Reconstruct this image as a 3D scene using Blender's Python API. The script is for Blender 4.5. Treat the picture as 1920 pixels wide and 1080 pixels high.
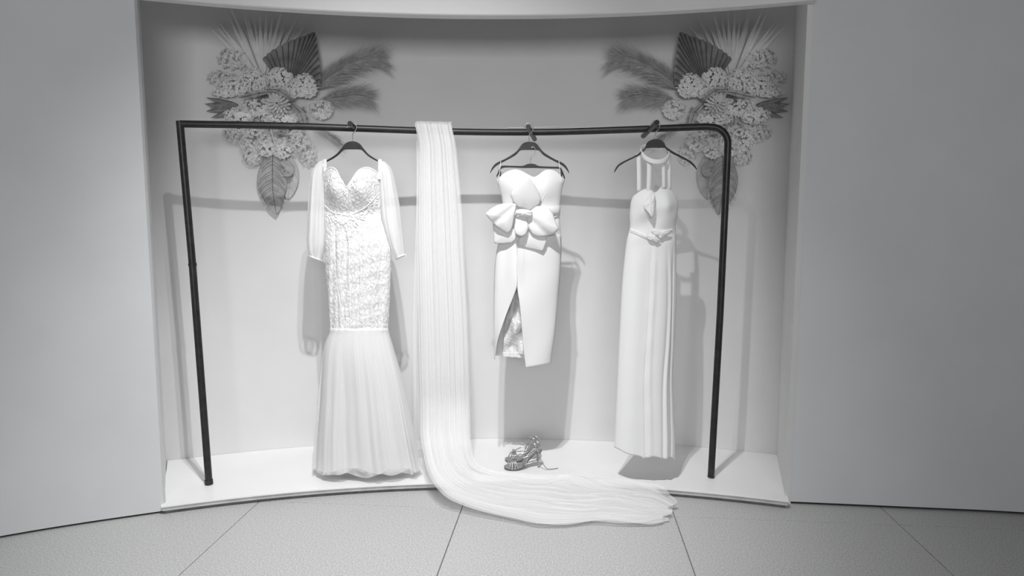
import bpy, bmesh, math, random
import numpy as np
from mathutils import Vector, Matrix

for o in list(bpy.data.objects):
    bpy.data.objects.remove(o)
scene = bpy.context.scene
COL = scene.collection
PI = math.pi

# ------------------------------------------------------------------ camera
FOC, HORIZON, CAMH = 1250.0, 406.0, 1.25
TH = math.atan((540 - HORIZON) / FOC)
cd = bpy.data.cameras.new('camera')
cd.sensor_width = 36.0
cd.lens = FOC / 1920 * 36
cam = bpy.data.objects.new('camera', cd)
COL.objects.link(cam)
cam.location = (0, 0, CAMH)
cam.rotation_euler = (PI / 2 - TH, 0, 0)
cd.clip_start = 0.05
scene.camera = cam

# ------------------------------------------------------------------ light
vs = scene.view_settings
vs.view_transform = 'Standard'
vs.look = 'None'
vs.gamma = 1
vs.use_curve_mapping = False
vs.exposure = 0.0

AMBIENT = 0.12
world = bpy.data.worlds.new('world')
scene.world = world
world.use_nodes = True
world.node_tree.nodes['Background'].inputs[0].default_value = (0.98, 0.99, 1.0, 1)
world.node_tree.nodes['Background'].inputs[1].default_value = AMBIENT


def spot(name, loc, target, energy, size, blend, radius):
    l = bpy.data.lights.new(name, 'SPOT')
    l.energy = energy
    l.spot_size = math.radians(size)
    l.spot_blend = blend
    l.shadow_soft_size = radius
    o = bpy.data.objects.new(name, l)
    COL.objects.link(o)
    o.location = loc
    d = Vector(target) - Vector(loc)
    o.rotation_euler = d.to_track_quat('-Z', 'Y').to_euler()
    return o


# two ceiling spots of one track just in front of the niche: one wide, one narrow
spot('ceiling_spot', (-0.24, 1.30, 3.2), (-0.40, 2.95, 0.0), 200, 76, 1.0, 0.022)
spot('ceiling_spot', (-0.12, 1.30, 3.2), (-0.50, 2.78, 0.0), 180, 62, 1.0, 0.022)
# unseen area fill, added behind the camera to brighten the niche
al = bpy.data.lights.new('fill_panel', 'AREA')
al.shape = 'RECTANGLE'
al.size, al.size_y = 2.4, 1.2
al.energy = 31
al.spread = math.radians(92)
ao = bpy.data.objects.new('fill_panel', al)
COL.objects.link(ao)
ao.location = (0.10, -3.6, 1.95)
ao.rotation_euler = (Vector((-0.55, 3.2, 1.55)) - ao.location).to_track_quat('-Z', 'Y').to_euler()


# ------------------------------------------------------------------ pixel helpers (1920 x 1080)
def ray(px, py):
    u = (px - 960) / FOC
    v = (540 - py) / FOC
    c, s = math.cos(TH), math.sin(TH)
    return Vector((u, c + v * s, -s + v * c))


def gnd(px, py, z=0.0):
    d = ray(px, py)
    return Vector((0, 0, CAMH)) + d * ((z - CAMH) / d.z)


def aty(px, py, Y):
    d = ray(px, py)
    return Vector((0, 0, CAMH)) + d * (Y / d.y)


# ------------------------------------------------------------------ mesh helpers
def link(o, parent=None):
    COL.objects.link(o)
    if parent is not None:
        o.parent = parent
        o.matrix_parent_inverse = Matrix.Translation(-parent.location) if parent.type == 'EMPTY' else Matrix()
    return o


def mesh(name, verts, faces, mat, parent=None, smooth=True, uvs=None):
    me = bpy.data.meshes.new(name)
    me.from_pydata([tuple(v) for v in verts], [], faces)
    if uvs is not None:
        lay = me.uv_layers.new(name='UVMap')
        for lp in me.loops:
            lay.data[lp.index].uv = uvs[lp.vertex_index]
    me.materials.append(mat)
    if smooth:
        me.polygons.foreach_set('use_smooth', [True] * len(me.polygons))
    me.update()
    o = bpy.data.objects.new(name, me)
    return link(o, parent)


def fix_normals(o):
    bm = bmesh.new()
    bm.from_mesh(o.data)
    bmesh.ops.recalc_face_normals(bm, faces=bm.faces)
    bm.to_mesh(o.data)
    bm.free()
    return o


def sharp(o, deg=35):
    o.data.polygons.foreach_set('use_smooth', [True] * len(o.data.polygons))
    o.data.set_sharp_from_angle(angle=math.radians(deg))
    return o


def solid(o, t, offset=0):
    m = o.modifiers.new('solidify', 'SOLIDIFY')
    m.thickness = t
    m.offset = offset
    return o


def subsurf(o, n=1):
    m = o.modifiers.new('subsurf', 'SUBSURF')
    m.levels = n
    m.render_levels = n
    return o


def bevel(o, w, seg=2):
    m = o.modifiers.new('bevel', 'BEVEL')
    m.width = w
    m.segments = seg
    m.limit_method = 'ANGLE'
    return o


def tag(o, label, cat, group=None):
    o['label'] = label
    o['category'] = cat
    if group:
        o['group'] = group
    return o


def thing(name, loc, label, cat, group=None):
    o = bpy.data.objects.new(name, None)
    o.empty_display_size = 0.1
    COL.objects.link(o)
    o.location = loc
    return tag(o, label, cat, group)


def structure(o):
    o['kind'] = 'structure'
    return o


def grid_faces(nu, nv, wrap=False):
    f = []
    for j in range(nv - 1):
        for i in range(nu if wrap else nu - 1):
            a = j * nu + i
            b = j * nu + (i + 1) % nu
            f.append((a, b, b + nu, a + nu))
    return f


def catmull(pts, n):
    pts = [Vector(p) for p in pts]
    P = [pts[0] * 2 - pts[1]] + pts + [pts[-1] * 2 - pts[-2]]
    out = []
    for i in range(1, len(P) - 2):
        for k in range(n):
            t = k / n
            a, b, c, d = P[i - 1], P[i], P[i + 1], P[i + 2]
            out.append(0.5 * ((2 * b) + (c - a) * t + (2 * a - 5 * b + 4 * c - d) * t * t + (3 * b - a - 3 * c + d) * t ** 3))
    out.append(pts[-1])
    return out


def closed_catmull(pts, n):
    pts = [Vector(p) for p in pts]
    N = len(pts)
    out = []
    for i in range(N):
        a, b, c, d = pts[i - 1], pts[i], pts[(i + 1) % N], pts[(i + 2) % N]
        for k in range(n):
            t = k / n
            out.append(0.5 * ((2 * b) + (c - a) * t + (2 * a - 5 * b + 4 * c - d) * t * t + (3 * b - a - 3 * c + d) * t ** 3))
    return out


def smooth_curve(tbl):
    """table of (x, y) -> smooth monotone-ish interpolation"""
    xs = np.array([a for a, b in tbl], float)
    ys = np.array([b for a, b in tbl], float)
    m = np.gradient(ys, xs)

    def f(x):
        x = min(max(x, xs[0]), xs[-1])
        i = int(min(max(np.searchsorted(xs, x) - 1, 0), len(xs) - 2))
        h = xs[i + 1] - xs[i]
        t = (x - xs[i]) / h
        return float((2 * t ** 3 - 3 * t * t + 1) * ys[i] + (t ** 3 - 2 * t * t + t) * h * m[i] +
                     (-2 * t ** 3 + 3 * t * t) * ys[i + 1] + (t ** 3 - t * t) * h * m[i + 1])
    return f


def tube_data(pts, r, n=10, flat=None, up=None):
    """verts and faces of a capped tube; r scalar or list; flat = (a, b) multiplies the two cross axes"""
    pts = [Vector(p) for p in pts]
    N = len(pts)
    rs = [r] * N if not hasattr(r, '__len__') else list(r)
    T = []
    for i in range(N):
        t = pts[min(i + 1, N - 1)] - pts[max(i - 1, 0)]
        T.append(t.normalized())
    ref = Vector(up) if up else (Vector((0, 0, 1)) if abs(T[0].z) < 0.9 else Vector((1, 0, 0)))
    u = (ref - T[0] * ref.dot(T[0])).normalized()
    fa, fb = flat if flat else (1, 1)
    V, Fc = [], []
    for i in range(N):
        u = (u - T[i] * u.dot(T[i])).normalized()
        w = T[i].cross(u)
        for k in range(n):
            a = 2 * PI * k / n
            V.append(pts[i] + u * (math.cos(a) * rs[i] * fa) + w * (math.sin(a) * rs[i] * fb))
    for i in range(N - 1):
        for k in range(n):
            a = i * n + k
            b = i * n + (k + 1) % n
            Fc.append((a, b, b + n, a + n))
    Fc.append(tuple(range(n - 1, -1, -1)))
    Fc.append(tuple(range((N - 1) * n, N * n)))
    return V, Fc


def tube(name, pts, r, mat, parent=None, n=10, flat=None, up=None):
    V, Fc = tube_data(pts, r, n, flat, up)
    o = mesh(name, V, Fc, mat, parent)
    return sharp(o, 50)


class Bag:
    def __init__(self):
        self.v, self.f, self.uv = [], [], []

    def add(self, V, Fc):
        b = len(self.v)
        self.v += [Vector(p) for p in V]
        self.f += [tuple(i + b for i in q) for q in Fc]

    def tube(self, pts, r, n=6, flat=None, up=None):
        self.add(*tube_data(pts, r, n, flat, up))

    def box(self, lo, hi):
        (a, b, c), (d, e, f) = lo, hi
        self.add([(a, b, c), (d, b, c), (d, e, c), (a, e, c), (a, b, f), (d, b, f), (d, e, f), (a, e, f)],
                 [(0, 3, 2, 1), (4, 5, 6, 7), (0, 1, 5, 4), (1, 2, 6, 5), (2, 3, 7, 6), (3, 0, 4, 7)])

    def build(self, name, mat, parent=None, smooth=True):
        return mesh(name, self.v, self.f, mat, parent, smooth)


# ------------------------------------------------------------------ materials
def new_mat(name):
    m = bpy.data.materials.new(name)
    m.use_nodes = True
    nt = m.node_tree
    return m, nt, nt.nodes['Principled BSDF'], nt.nodes['Material Output']


def node(nt, t, **kw):
    n = nt.nodes.new(t)
    for k, v in kw.items():
        if k in n.inputs:
            n.inputs[k].default_value = v
        else:
            setattr(n, k, v)
    return n


def noise_colour(nt, scale, c0, c1, coord='Object', detail=4, lo=0.35, hi=0.65, mapping=None):
    tc = node(nt, 'ShaderNodeTexCoord')
    src = tc.outputs[coord]
    if mapping:
        mp = node(nt, 'ShaderNodeMapping')
        mp.inputs['Scale'].default_value = mapping
        nt.links.new(src, mp.inputs[0])
        src = mp.outputs[0]
    nz = node(nt, 'ShaderNodeTexNoise')
    nz.inputs['Scale'].default_value = scale
    nz.inputs['Detail'].default_value = detail
    nt.links.new(src, nz.inputs['Vector'])
    cr = node(nt, 'ShaderNodeValToRGB')
    cr.color_ramp.elements[0].position = lo
    cr.color_ramp.elements[1].position = hi
    cr.color_ramp.elements[0].color = (*c0, 1)
    cr.color_ramp.elements[1].color = (*c1, 1)
    nt.links.new(nz.outputs['Fac'], cr.inputs[0])
    return cr, nz, src


def add_bump(nt, bsdf, height, strength, dist):
    b = node(nt, 'ShaderNodeBump')
    b.inputs['Strength'].default_value = strength
    b.inputs['Distance'].default_value = dist
    nt.links.new(height, b.inputs['Height'])
    nt.links.new(b.outputs[0], bsdf.inputs['Normal'])
    return b


def g(v, tint=(1, 1, 1)):
    return (v * tint[0], v * tint[1], v * tint[2])


def mat_noise(name, a, b, scale, rough=0.6, bump=0.0, bdist=0.002, spec=0.3, metal=0.0, coord='Object', mapping=None, lo=0.35, hi=0.65, detail=4):
    m, nt, bs, out = new_mat(name)
    cr, nz, src = noise_colour(nt, scale, a, b, coord, detail, lo, hi, mapping)
    nt.links.new(cr.outputs[0], bs.inputs['Base Color'])
    bs.inputs['Roughness'].default_value = rough
    bs.inputs['Specular IOR Level'].default_value = spec
    bs.inputs['Metallic'].default_value = metal
    if bump:
        add_bump(nt, bs, nz.outputs['Fac'], bump, bdist)
    return m


M = {}
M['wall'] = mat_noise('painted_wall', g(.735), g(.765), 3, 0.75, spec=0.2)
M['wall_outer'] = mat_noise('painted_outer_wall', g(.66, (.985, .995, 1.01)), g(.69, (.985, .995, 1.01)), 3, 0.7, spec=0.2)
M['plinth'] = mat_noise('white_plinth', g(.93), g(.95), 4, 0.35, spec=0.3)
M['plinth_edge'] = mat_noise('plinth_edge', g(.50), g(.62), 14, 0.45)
M['gap'] = mat_noise('shadow_gap', g(.03), g(.05), 20, 0.8)  # near-black colour for the shade under the wall panels
M['black'] = mat_noise('black_metal', g(.012), g(.03), 30, 0.38, spec=0.4, lo=.3, hi=.8)
M['hanger'] = mat_noise('dark_plastic', g(.022), g(.035), 40, 0.5, spec=0.35)
M['steel'] = mat_noise('hook_steel', g(.30), g(.40), 60, 0.3, metal=1.0)
M['rail_strip'] = mat_noise('white_strip', g(.75), g(.8), 60, 0.5)


def floor_mat():
    m, nt, bs, out = new_mat('speckled_tile')
    cr, nz, src = noise_colour(nt, 170, g(.44), g(.64), detail=3, lo=.36, hi=.64)
    vo = node(nt, 'ShaderNodeTexVoronoi')
    vo.inputs['Scale'].default_value = 75
    nt.links.new(src, vo.inputs['Vector'])
    r2 = node(nt, 'ShaderNodeValToRGB')
    r2.color_ramp.elements[0].position = 0.06
    r2.color_ramp.elements[0].color = (.82, .82, .82, 1)
    r2.color_ramp.elements[1].position = 0.16
    r2.color_ramp.elements[1].color = (1, 1, 1, 1)
    nt.links.new(vo.outputs['Distance'], r2.inputs[0])
    mx = node(nt, 'ShaderNodeMix', data_type='RGBA', blend_type='MULTIPLY')
    mx.inputs['Factor'].default_value = 1
    nt.links.new(cr.outputs[0], mx.inputs['A'])
    nt.links.new(r2.outputs[0], mx.inputs['B'])
    nt.links.new(mx.outputs['Result'], bs.inputs['Base Color'])
    bs.inputs['Roughness'].default_value = 0.42
    bs.inputs['Specular IOR Level'].default_value = 0.35
    return m


M['tile'] = floor_mat()
M['grout'] = mat_noise('tile_joint', g(.16), g(.22), 40, 0.8)


def cloth(name, col, rough=0.7, sheen=0.15, spec=0.2, wscale=900, bump=0.12, bd=0.0004, noise_bump=0.0, noise_scale=20, nd=0.01, transl=0.0):
    m, nt, bs, out = new_mat(name)
    tc = node(nt, 'ShaderNodeTexCoord')
    nz = node(nt, 'ShaderNodeTexNoise')
    nz.inputs['Scale'].default_value = noise_scale
    nz.inputs['Detail'].default_value = 5
    nt.links.new(tc.outputs['Object'], nz.inputs['Vector'])
    cr = node(nt, 'ShaderNodeValToRGB')
    cr.color_ramp.elements[0].color = (*g(col * .97), 1)
    cr.color_ramp.elements[1].color = (*g(col), 1)
    nt.links.new(nz.outputs['Fac'], cr.inputs[0])
    nt.links.new(cr.outputs[0], bs.inputs['Base Color'])
    bs.inputs['Roughness'].default_value = rough
    bs.inputs['Specular IOR Level'].default_value = spec
    bs.inputs['Sheen Weight'].default_value = sheen
    if noise_bump:
        add_bump(nt, bs, nz.outputs['Fac'], noise_bump, nd)
    return m


M['crepe'] = cloth('white_crepe', .86, noise_scale=9)
M['satin_face'] = cloth('white_mikado', .83, rough=0.45, spec=0.3, noise_scale=7)
M['lining'] = cloth('satin_lining', .70, rough=0.2, spec=0.6, sheen=0, noise_scale=26, noise_bump=0.9, nd=0.02)


def lace_mat():
    m, nt, bs, out = new_mat('white_lace')
    tc = node(nt, 'ShaderNodeTexCoord')
    n1 = node(nt, 'ShaderNodeTexNoise')
    n1.inputs['Scale'].default_value = 42
    n1.inputs['Detail'].default_value = 3
    n1.inputs['Distortion'].default_value = 1.6
    nt.links.new(tc.outputs['Object'], n1.inputs['Vector'])
    vo = node(nt, 'ShaderNodeTexVoronoi', feature='DISTANCE_TO_EDGE')
    vo.inputs['Scale'].default_value = 60
    mp = node(nt, 'ShaderNodeMapping')
    mp.inputs['Scale'].default_value = (1, 1, 0.6)
    nt.links.new(tc.outputs['Object'], mp.inputs[0])
    nt.links.new(mp.outputs[0], vo.inputs['Vector'])
    mt = node(nt, 'ShaderNodeMath', operation='MULTIPLY_ADD')
    mt.inputs[1].default_value = 1.6
    nt.links.new(vo.outputs['Distance'], mt.inputs[0])
    nt.links.new(n1.outputs['Fac'], mt.inputs[2])
    cr = node(nt, 'ShaderNodeValToRGB')
    cr.color_ramp.elements[0].position = .4
    cr.color_ramp.elements[1].position = .8
    cr.color_ramp.elements[0].color = (.66, .66, .66, 1)
    cr.color_ramp.elements[1].color = (.86, .86, .86, 1)
    nt.links.new(mt.outputs[0], cr.inputs[0])
    nt.links.new(cr.outputs[0], bs.inputs['Base Color'])
    add_bump(nt, bs, mt.outputs[0], 0.55, 0.006)
    bs.inputs['Roughness'].default_value = 0.55
    bs.inputs['Specular IOR Level'].default_value = 0.3
    return m


M['lace'] = lace_mat()
M['lace_white'] = mat_noise('lace_thread', g(.84), g(.88), 60, 0.6)


def tulle(name, opacity, vary, col=.88, su=60, sv=2.0, transl=0.12):
    """sheer net: fibres run along v of the UV map; holes between them let the background through"""
    m, nt, bs, out = new_mat(name)
    nt.nodes.remove(bs)
    tc = node(nt, 'ShaderNodeTexCoord')
    mp = node(nt, 'ShaderNodeMapping')
    mp.inputs['Scale'].default_value = (su, sv, 1)
    nt.links.new(tc.outputs['UV'], mp.inputs[0])
    nz = node(nt, 'ShaderNodeTexNoise')
    nz.inputs['Scale'].default_value = 1.0
    nz.inputs['Detail'].default_value = 6
    nz.inputs['Roughness'].default_value = 0.7
    nt.links.new(mp.outputs[0], nz.inputs['Vector'])
    mr = node(nt, 'ShaderNodeMapRange')
    mr.inputs['From Min'].default_value = 0.3
    mr.inputs['From Max'].default_value = 0.7
    mr.inputs['To Min'].default_value = max(opacity - vary, 0)
    mr.inputs['To Max'].default_value = min(opacity + vary, 1)
    nt.links.new(nz.outputs['Fac'], mr.inputs['Value'])
    d = node(nt, 'ShaderNodeBsdfDiffuse')
    d.inputs['Color'].default_value = (col, col, col, 1)
    t = node(nt, 'ShaderNodeBsdfTranslucent')
    t.inputs['Color'].default_value = (col, col, col, 1)
    mx = node(nt, 'ShaderNodeMixShader')
    mx.inputs[0].default_value = transl
    nt.links.new(d.outputs[0], mx.inputs[1])
    nt.links.new(t.outputs[0], mx.inputs[2])
    tr = node(nt, 'ShaderNodeBsdfTransparent')
    m2 = node(nt, 'ShaderNodeMixShader')
    nt.links.new(mr.outputs[0], m2.inputs[0])
    nt.links.new(tr.outputs[0], m2.inputs[1])
    nt.links.new(mx.outputs[0], m2.inputs[2])
    nt.links.new(m2.outputs[0], out.inputs['Surface'])
    return m


M['veil'] = tulle('veil_tulle', 0.53, 0.24, .98, 75, 1.0)
M['veil_back'] = tulle('veil_back_tulle', 0.42, 0.16, .98, 50, 1.0)
M['tulle'] = tulle('skirt_tulle', 0.55, 0.06, .98, 90, 1.0)
M['sleeve'] = tulle('sleeve_tulle', 0.58, 0.10, .98, 40, 1.0)

M['petal'] = mat_noise('hydrangea_petal', g(.80), g(.90), 30, 0.7)
M['petal_dim'] = mat_noise('pale_dried_petal', g(.70), g(.80), 30, 0.75)
M['mum'] = mat_noise('dried_bloom', g(.66), g(.80), 50, 0.7)
M['palm'] = mat_noise('dried_palm', g(.20), g(.30), 25, 0.65)
M['palm_dark'] = mat_noise('dark_palm', g(.20), g(.28), 25, 0.65)
M['plume'] = mat_noise('pampas_hair', g(.38), g(.52), 30, 0.85)
M['spike'] = mat_noise('bleached_palm', g(.72), g(.80), 20, 0.75)
M['dryleaf'] = mat_noise('dry_leaf', g(.36), g(.48), 22, 0.7)
M['vein'] = mat_noise('leaf_vein', g(.08), g(.12), 30, 0.7)
M['stem'] = mat_noise('dry_stem', g(.35), g(.5), 30, 0.7)
M['ghostleaf'] = mat_noise('pale_leaf', g(.52), g(.60), 22, 0.7)
M['silver'] = mat_noise('silver_leather', g(.36), g(.66), 90, 0.3, metal=0.7, spec=0.5)
M['insole'] = mat_noise('grey_insole', g(.34), g(.44), 60, 0.4, metal=0.4)
M['sole'] = mat_noise('sole_edge', g(.10), g(.16), 60, 0.5)
M['gem'] = mat_noise('glass_stone', g(.5), g(.95), 300, 0.1, metal=0.9)

# ------------------------------------------------------------------ setting
PZ = 0.04                                   # top of the plinth
FC, FR = (-0.0686, -0.991), 3.934           # plan circle of the niche front
BC, BR = (-0.070, -0.764), 4.306            # plan circle of the niche back wall


def front_y(x):
    return FC[1] + math.sqrt(FR * FR - (x - FC[0]) ** 2)


def back_y(x):
    return BC[1] + math.sqrt(BR * BR - (x - BC[0]) ** 2)


NL, NR = -1.476, 1.190                      # niche opening, left and right
HEAD = 2.10                                 # underside of the header


def wall_strip(name, plan, z0, z1, thick, mat, parent=None):
    """vertical wall along a plan polyline with thickness to the back (+y)"""
    V, Fc = [], []
    n = len(plan)
    for (x, y) in plan:
        V += [(x, y, z0), (x, y, z1), (x, y + thick, z1), (x, y + thick, z0)]
    for i in range(n - 1):
        a, b = i * 4, i * 4 + 4
        for k in range(4):
            Fc.append((a + k, b + k, b + (k + 1) % 4, a + (k + 1) % 4))
    Fc += [(3, 2, 1, 0), ((n - 1) * 4, (n - 1) * 4 + 1, (n - 1) * 4 + 2, (n - 1) * 4 + 3)]
    o = fix_normals(mesh(name, V, Fc, mat, parent))
    return sharp(o, 30)


# floor: slab carrying the joints, and separate tiles
fl = structure(mesh('floor', [(-5, -3, -.006), (5, -3, -.006), (5, 4.6, -.006), (-5, 4.6, -.006),
                              (-5, -3, -.08), (5, -3, -.08), (5, 4.6, -.08), (-5, 4.6, -.08)],
                    [(0, 1, 2, 3), (7, 6, 5, 4), (0, 4, 5, 1), (1, 5, 6, 2), (2, 6, 7, 3), (3, 7, 4, 0)], M['grout'], smooth=False))
ang = math.radians(4.85)
dv = Vector((math.sin(ang), math.cos(ang), 0))
nvv = Vector((math.cos(ang), -math.sin(ang), 0))
TS, GAP = 0.902, 0.0036
tb = Bag()
h = TS / 2 - GAP / 2
c = 0.0015
tb.add([(-h, -h, -.02), (h, -h, -.02), (h, h, -.02), (-h, h, -.02), (-h, -h, -c), (h, -h, -c), (h, h, -c), (-h, h, -c),
        (-h + c, -h + c, 0), (h - c, -h + c, 0), (h - c, h - c, 0), (-h + c, h - c, 0)],
       [(0, 1, 5, 4), (1, 2, 6, 5), (2, 3, 7, 6), (3, 0, 4, 7), (4, 5, 9, 8), (5, 6, 10, 9), (6, 7, 11, 10), (7, 4, 8, 11), (8, 9, 10, 11)])
proto = tb.build('tile', M['tile'], None, smooth=False)
first = True
for r in range(-4, 2):
    for q in range(-4, 5):
        p = nvv * (-0.449 + TS * (q + .5)) + dv * (2.727 + TS * (r + .5))
        if first:
            t = proto
            first = False
        else:
            t = proto.copy()
            COL.objects.link(t)
        t.parent = fl
        t.location = p
        t.rotation_euler = (0, 0, -ang)

# back wall of the niche (runs on behind the side panels, up behind the header)
plan = [(x, back_y(x)) for x in np.linspace(-2.3, 1.43, 64)]
structure(wall_strip('wall_back', plan, 0.0, 2.62, 0.1, M['wall']))

# left panel: free-standing curved panel whose edge forms the niche side
lp = catmull([(-3.3, 1.75, 0), (-2.55, 2.19, 0), (-1.998, 2.483, 0), (-1.759, 2.596, 0), (NL, 2.709, 0)], 8)
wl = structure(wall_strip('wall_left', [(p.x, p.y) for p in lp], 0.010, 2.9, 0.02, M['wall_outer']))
structure(wall_strip('gap_shade_1', [(p.x - .004, p.y + .012) for p in lp], 0.0, 0.010, 0.04, M['gap']))  # near-black strip, shade of the gap under the left panel painted in

# right panel with its reveal
rp = catmull([(1.218, 2.797, 0), (1.695, 2.745, 0), (2.159, 2.690, 0), (2.9, 2.56, 0), (3.6, 2.36, 0)], 8)
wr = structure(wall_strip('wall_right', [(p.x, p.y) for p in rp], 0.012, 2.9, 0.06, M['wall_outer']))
structure(wall_strip('gap_shade_2', [(p.x + .002, p.y + .012) for p in rp], 0.0, 0.012, 0.04, M['gap']))  # same painted shade under the right panel
V = [(NR, 2.790, 0), (1.2175, 2.796, 0), (1.2175, 2.86, 0), (1.43, 3.36, 0), (1.372, 3.36, 0)]
V2 = [(x, y, 2.9) for x, y, z in V]
rev = mesh('wall_side', V + V2, [(0, 1, 6, 5), (1, 2, 7, 6), (2, 3, 8, 7), (3, 4, 9, 8), (4, 0, 5, 9), (5, 6, 7, 8, 9), (4, 3, 2, 1, 0)], M['wall'], smooth=False)
structure(fix_normals(rev))

V = [(NL - .004, 2.728, 0), (-1.725, 3.215, 0), (-1.80, 3.215, 0), (-1.535, 2.712, 0)]
rev = mesh('wall_niche', V + [(x, y, 2.9) for x, y, z in V], [(0, 1, 5, 4), (1, 2, 6, 5), (2, 3, 7, 6), (3, 0, 4, 7), (4, 5, 6, 7), (3, 2, 1, 0)], M['wall'], smooth=False)
structure(fix_normals(rev))

# header above the opening
plan = [(x, front_y(x)) for x in np.linspace(NL - .02, NR + .020, 48)]
structure(bevel(wall_strip('wall_top', plan, HEAD, 2.9, 0.06, M['wall']), 0.006))

# plinth: slab, rounded nosing, recessed kick
pl = thing('display_plinth', (-0.07, 3.2, 0), 'low white curved plinth filling the floor of the niche', 'plinth')


def plan_slab(name, inset, z0, z1, mat, parent, y_back=0.0, ends=0.0):
    xs = np.linspace(NL + .003 + ends, NR - .006 - ends, 56)
    fr = [(x, front_y(x) + inset) for x in xs]
    xb = np.linspace(-1.716 + ends, 1.355 - ends, 56)
    bk = [(x, back_y(x) - .002 - y_back) for x in xb][::-1]
    ring = fr + bk
    n = len(ring)
    V = [(x, y, z0) for x, y in ring] + [(x, y, z1) for x, y in ring]
    Fc = [(i, (i + 1) % n, n + (i + 1) % n, n + i) for i in range(n)]
    m = len(fr)
    for i in range(m - 1):
        a, b, c_, d = i, i + 1, n - 2 - i, n - 1 - i
        Fc.append((n + a, n + b, n + c_, n + d))
        Fc.append((d, c_, b, a))
    return sharp(fix_normals(mesh(name, V, Fc, mat, parent)), 30)


plan_slab('top_slab', 0.0, 0.034, PZ, M['plinth'], pl)
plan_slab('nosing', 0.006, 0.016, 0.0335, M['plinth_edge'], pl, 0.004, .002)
plan_slab('kick', 0.022, 0.0, 0.0155, M['grout'], pl, 0.006, .004)

# ------------------------------------------------------------------ clothes rack
RZ = 1.645
RAILP = [(-1.418, 2.918), (-1.20, 2.965), (-0.97, 3.022), (-0.634, 3.110), (-0.275, 3.172), (0.10, 3.172), (0.533, 3.092), (0.80, 3.034), (0.90, 3.012)]
_rx = np.array([p[0] for p in RAILP])
rail_y = smooth_curve(RAILP)
RR = 0.0155
rack = thing('clothes_rack', (-0.22, 2.96, PZ), 'black metal garment rack with curved top rail standing on the plinth', 'clothes rack')
lt, lb = aty(338, 230, 2.918), gnd(392, 908, PZ)
rt, rb = aty(1365, 240, 2.999), gnd(1333, 895, PZ)
pts = [Vector((-1.424, 2.917, RZ))] + [Vector((x, rail_y(x), RZ + 0.004 * math.sin((x + 1.4) * 3))) for x in np.linspace(-1.36, 0.86, 40)]
for k in range(9):
    a = PI / 2 * k / 8
    R = 0.075
    pts.append(Vector((0.880 + R * math.sin(a), rail_y(0.86) - .004 - R * .22 * math.sin(a), RZ - R + R * math.cos(a))))
tube('rail', pts, RR, M['black'], rack, 14)
end = pts[-1]
tube('leg', [end, end.lerp(rb, .5) + Vector((.004, 0, 0)), Vector((rb.x, rb.y, PZ + .002))], RR, M['black'], rack, 14)
tube('leg', [Vector((-1.424, 2.917, RZ + .012)), lt.lerp(lb, .38) + Vector((.004, 0, 0)), Vector((lb.x, lb.y, PZ + .002))], RR, M['black'], rack, 14)
m1 = lt.lerp(lb, .375) + Vector((.004, 0, 0))
tube('leg_collar', [m1, m1 + (lb - lt).normalized() * .012], RR * 1.14, M['black'], rack, 14)
tube('foot_cap', [Vector((lb.x, lb.y, PZ + .001)), Vector((lb.x - .001, lb.y, PZ + .022))], RR * 1.16, M['hanger'], rack, 14)
tube('foot_cap', [Vector((rb.x, rb.y, PZ + .001)), Vector((rb.x + .001, rb.y, PZ + .006))], RR * 1.08, M['hanger'], rack, 14)
for xs in (-1.20, -0.99):
    tube('rail_collar', [Vector((xs, rail_y(xs), RZ + .002)), Vector((xs + .012, rail_y(xs + .012), RZ + .002))], RR * 1.12, M['black'], rack, 14)
rail_strip = [Vector((x, rail_y(x) - .004, RZ + RR + .001)) for x in np.linspace(-0.02, 0.215, 12)]  # thin white strip along the top of the rail
tube('pale_strip', rail_strip, .006, M['rail_strip'], rack, 6, flat=(.35, 1))


def rail_normal(x):
    d = (rail_y(x + .02) - rail_y(x - .02)) / .04
    return Vector((-d, 1, 0)).normalized()          # pointing to the back


def rail_at(px):
    x = (px - 960) / FOC * 3.1
    for _ in range(6):
        x = (px - 960) / FOC * (rail_y(x) + .05)
    return x


PEGS = {}
for key, px, fr, bk, sl, Yh in (('a', 659, .10, .05, -.02, 3.020), ('b', 991.5, .13, .12, .15, 3.065), ('c', 1228.5, .15, .12, -.02, 2.955)):
    x = aty(px, 236, Yh).x
    for _ in range(4):
        x = aty(px, 236, Yh).x + sl * (rail_y(x) - Yh)
    p = Vector((x, rail_y(x), RZ + .002 + .004 * math.sin((x + 1.4) * 3)))
    nrm = Vector((sl, 1, 0)).normalized()
    tube('peg', [p - nrm * fr + Vector((0, 0, .006)), p + nrm * bk - Vector((0, 0, .020 if bk > .06 else 0))], .0115, M['black'], rack, 12)
    PEGS[key] = (p, nrm)


# ------------------------------------------------------------------ hangers
def plate(name, prof, cx, Y, mat, parent, half=.006):
    """plate from a list of (dx_px, ytop_px, ybot_px), extruded in depth"""
    up = catmull([(cx + a, b, 0) for a, b, c_ in prof], 5)
    lo = catmull([(cx + a, c_, 0) for a, b, c_ in prof], 5)
    n = len(up)
    V = []
    for p, q in zip(up, lo):
        A, B = aty(p.x, p.y, Y), aty(q.x, q.y, Y)
        V += [A + Vector((0, -half, 0)), B + Vector((0, -half, 0)), B + Vector((0, half, 0)), A + Vector((0, half, 0))]
    Fc = []
    for i in range(n - 1):
        a, b = 4 * i, 4 * i + 4
        for k in range(4):
            Fc.append((a + k, b + k, b + (k + 1) % 4, a + (k + 1) % 4))
    Fc += [(3, 2, 1, 0), (4 * n - 4, 4 * n - 3, 4 * n - 2, 4 * n - 1)]
    o = fix_normals(mesh(name, V, Fc, mat, parent))
    bevel(o, .0022, 2)
    return sharp(o, 40)


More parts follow.
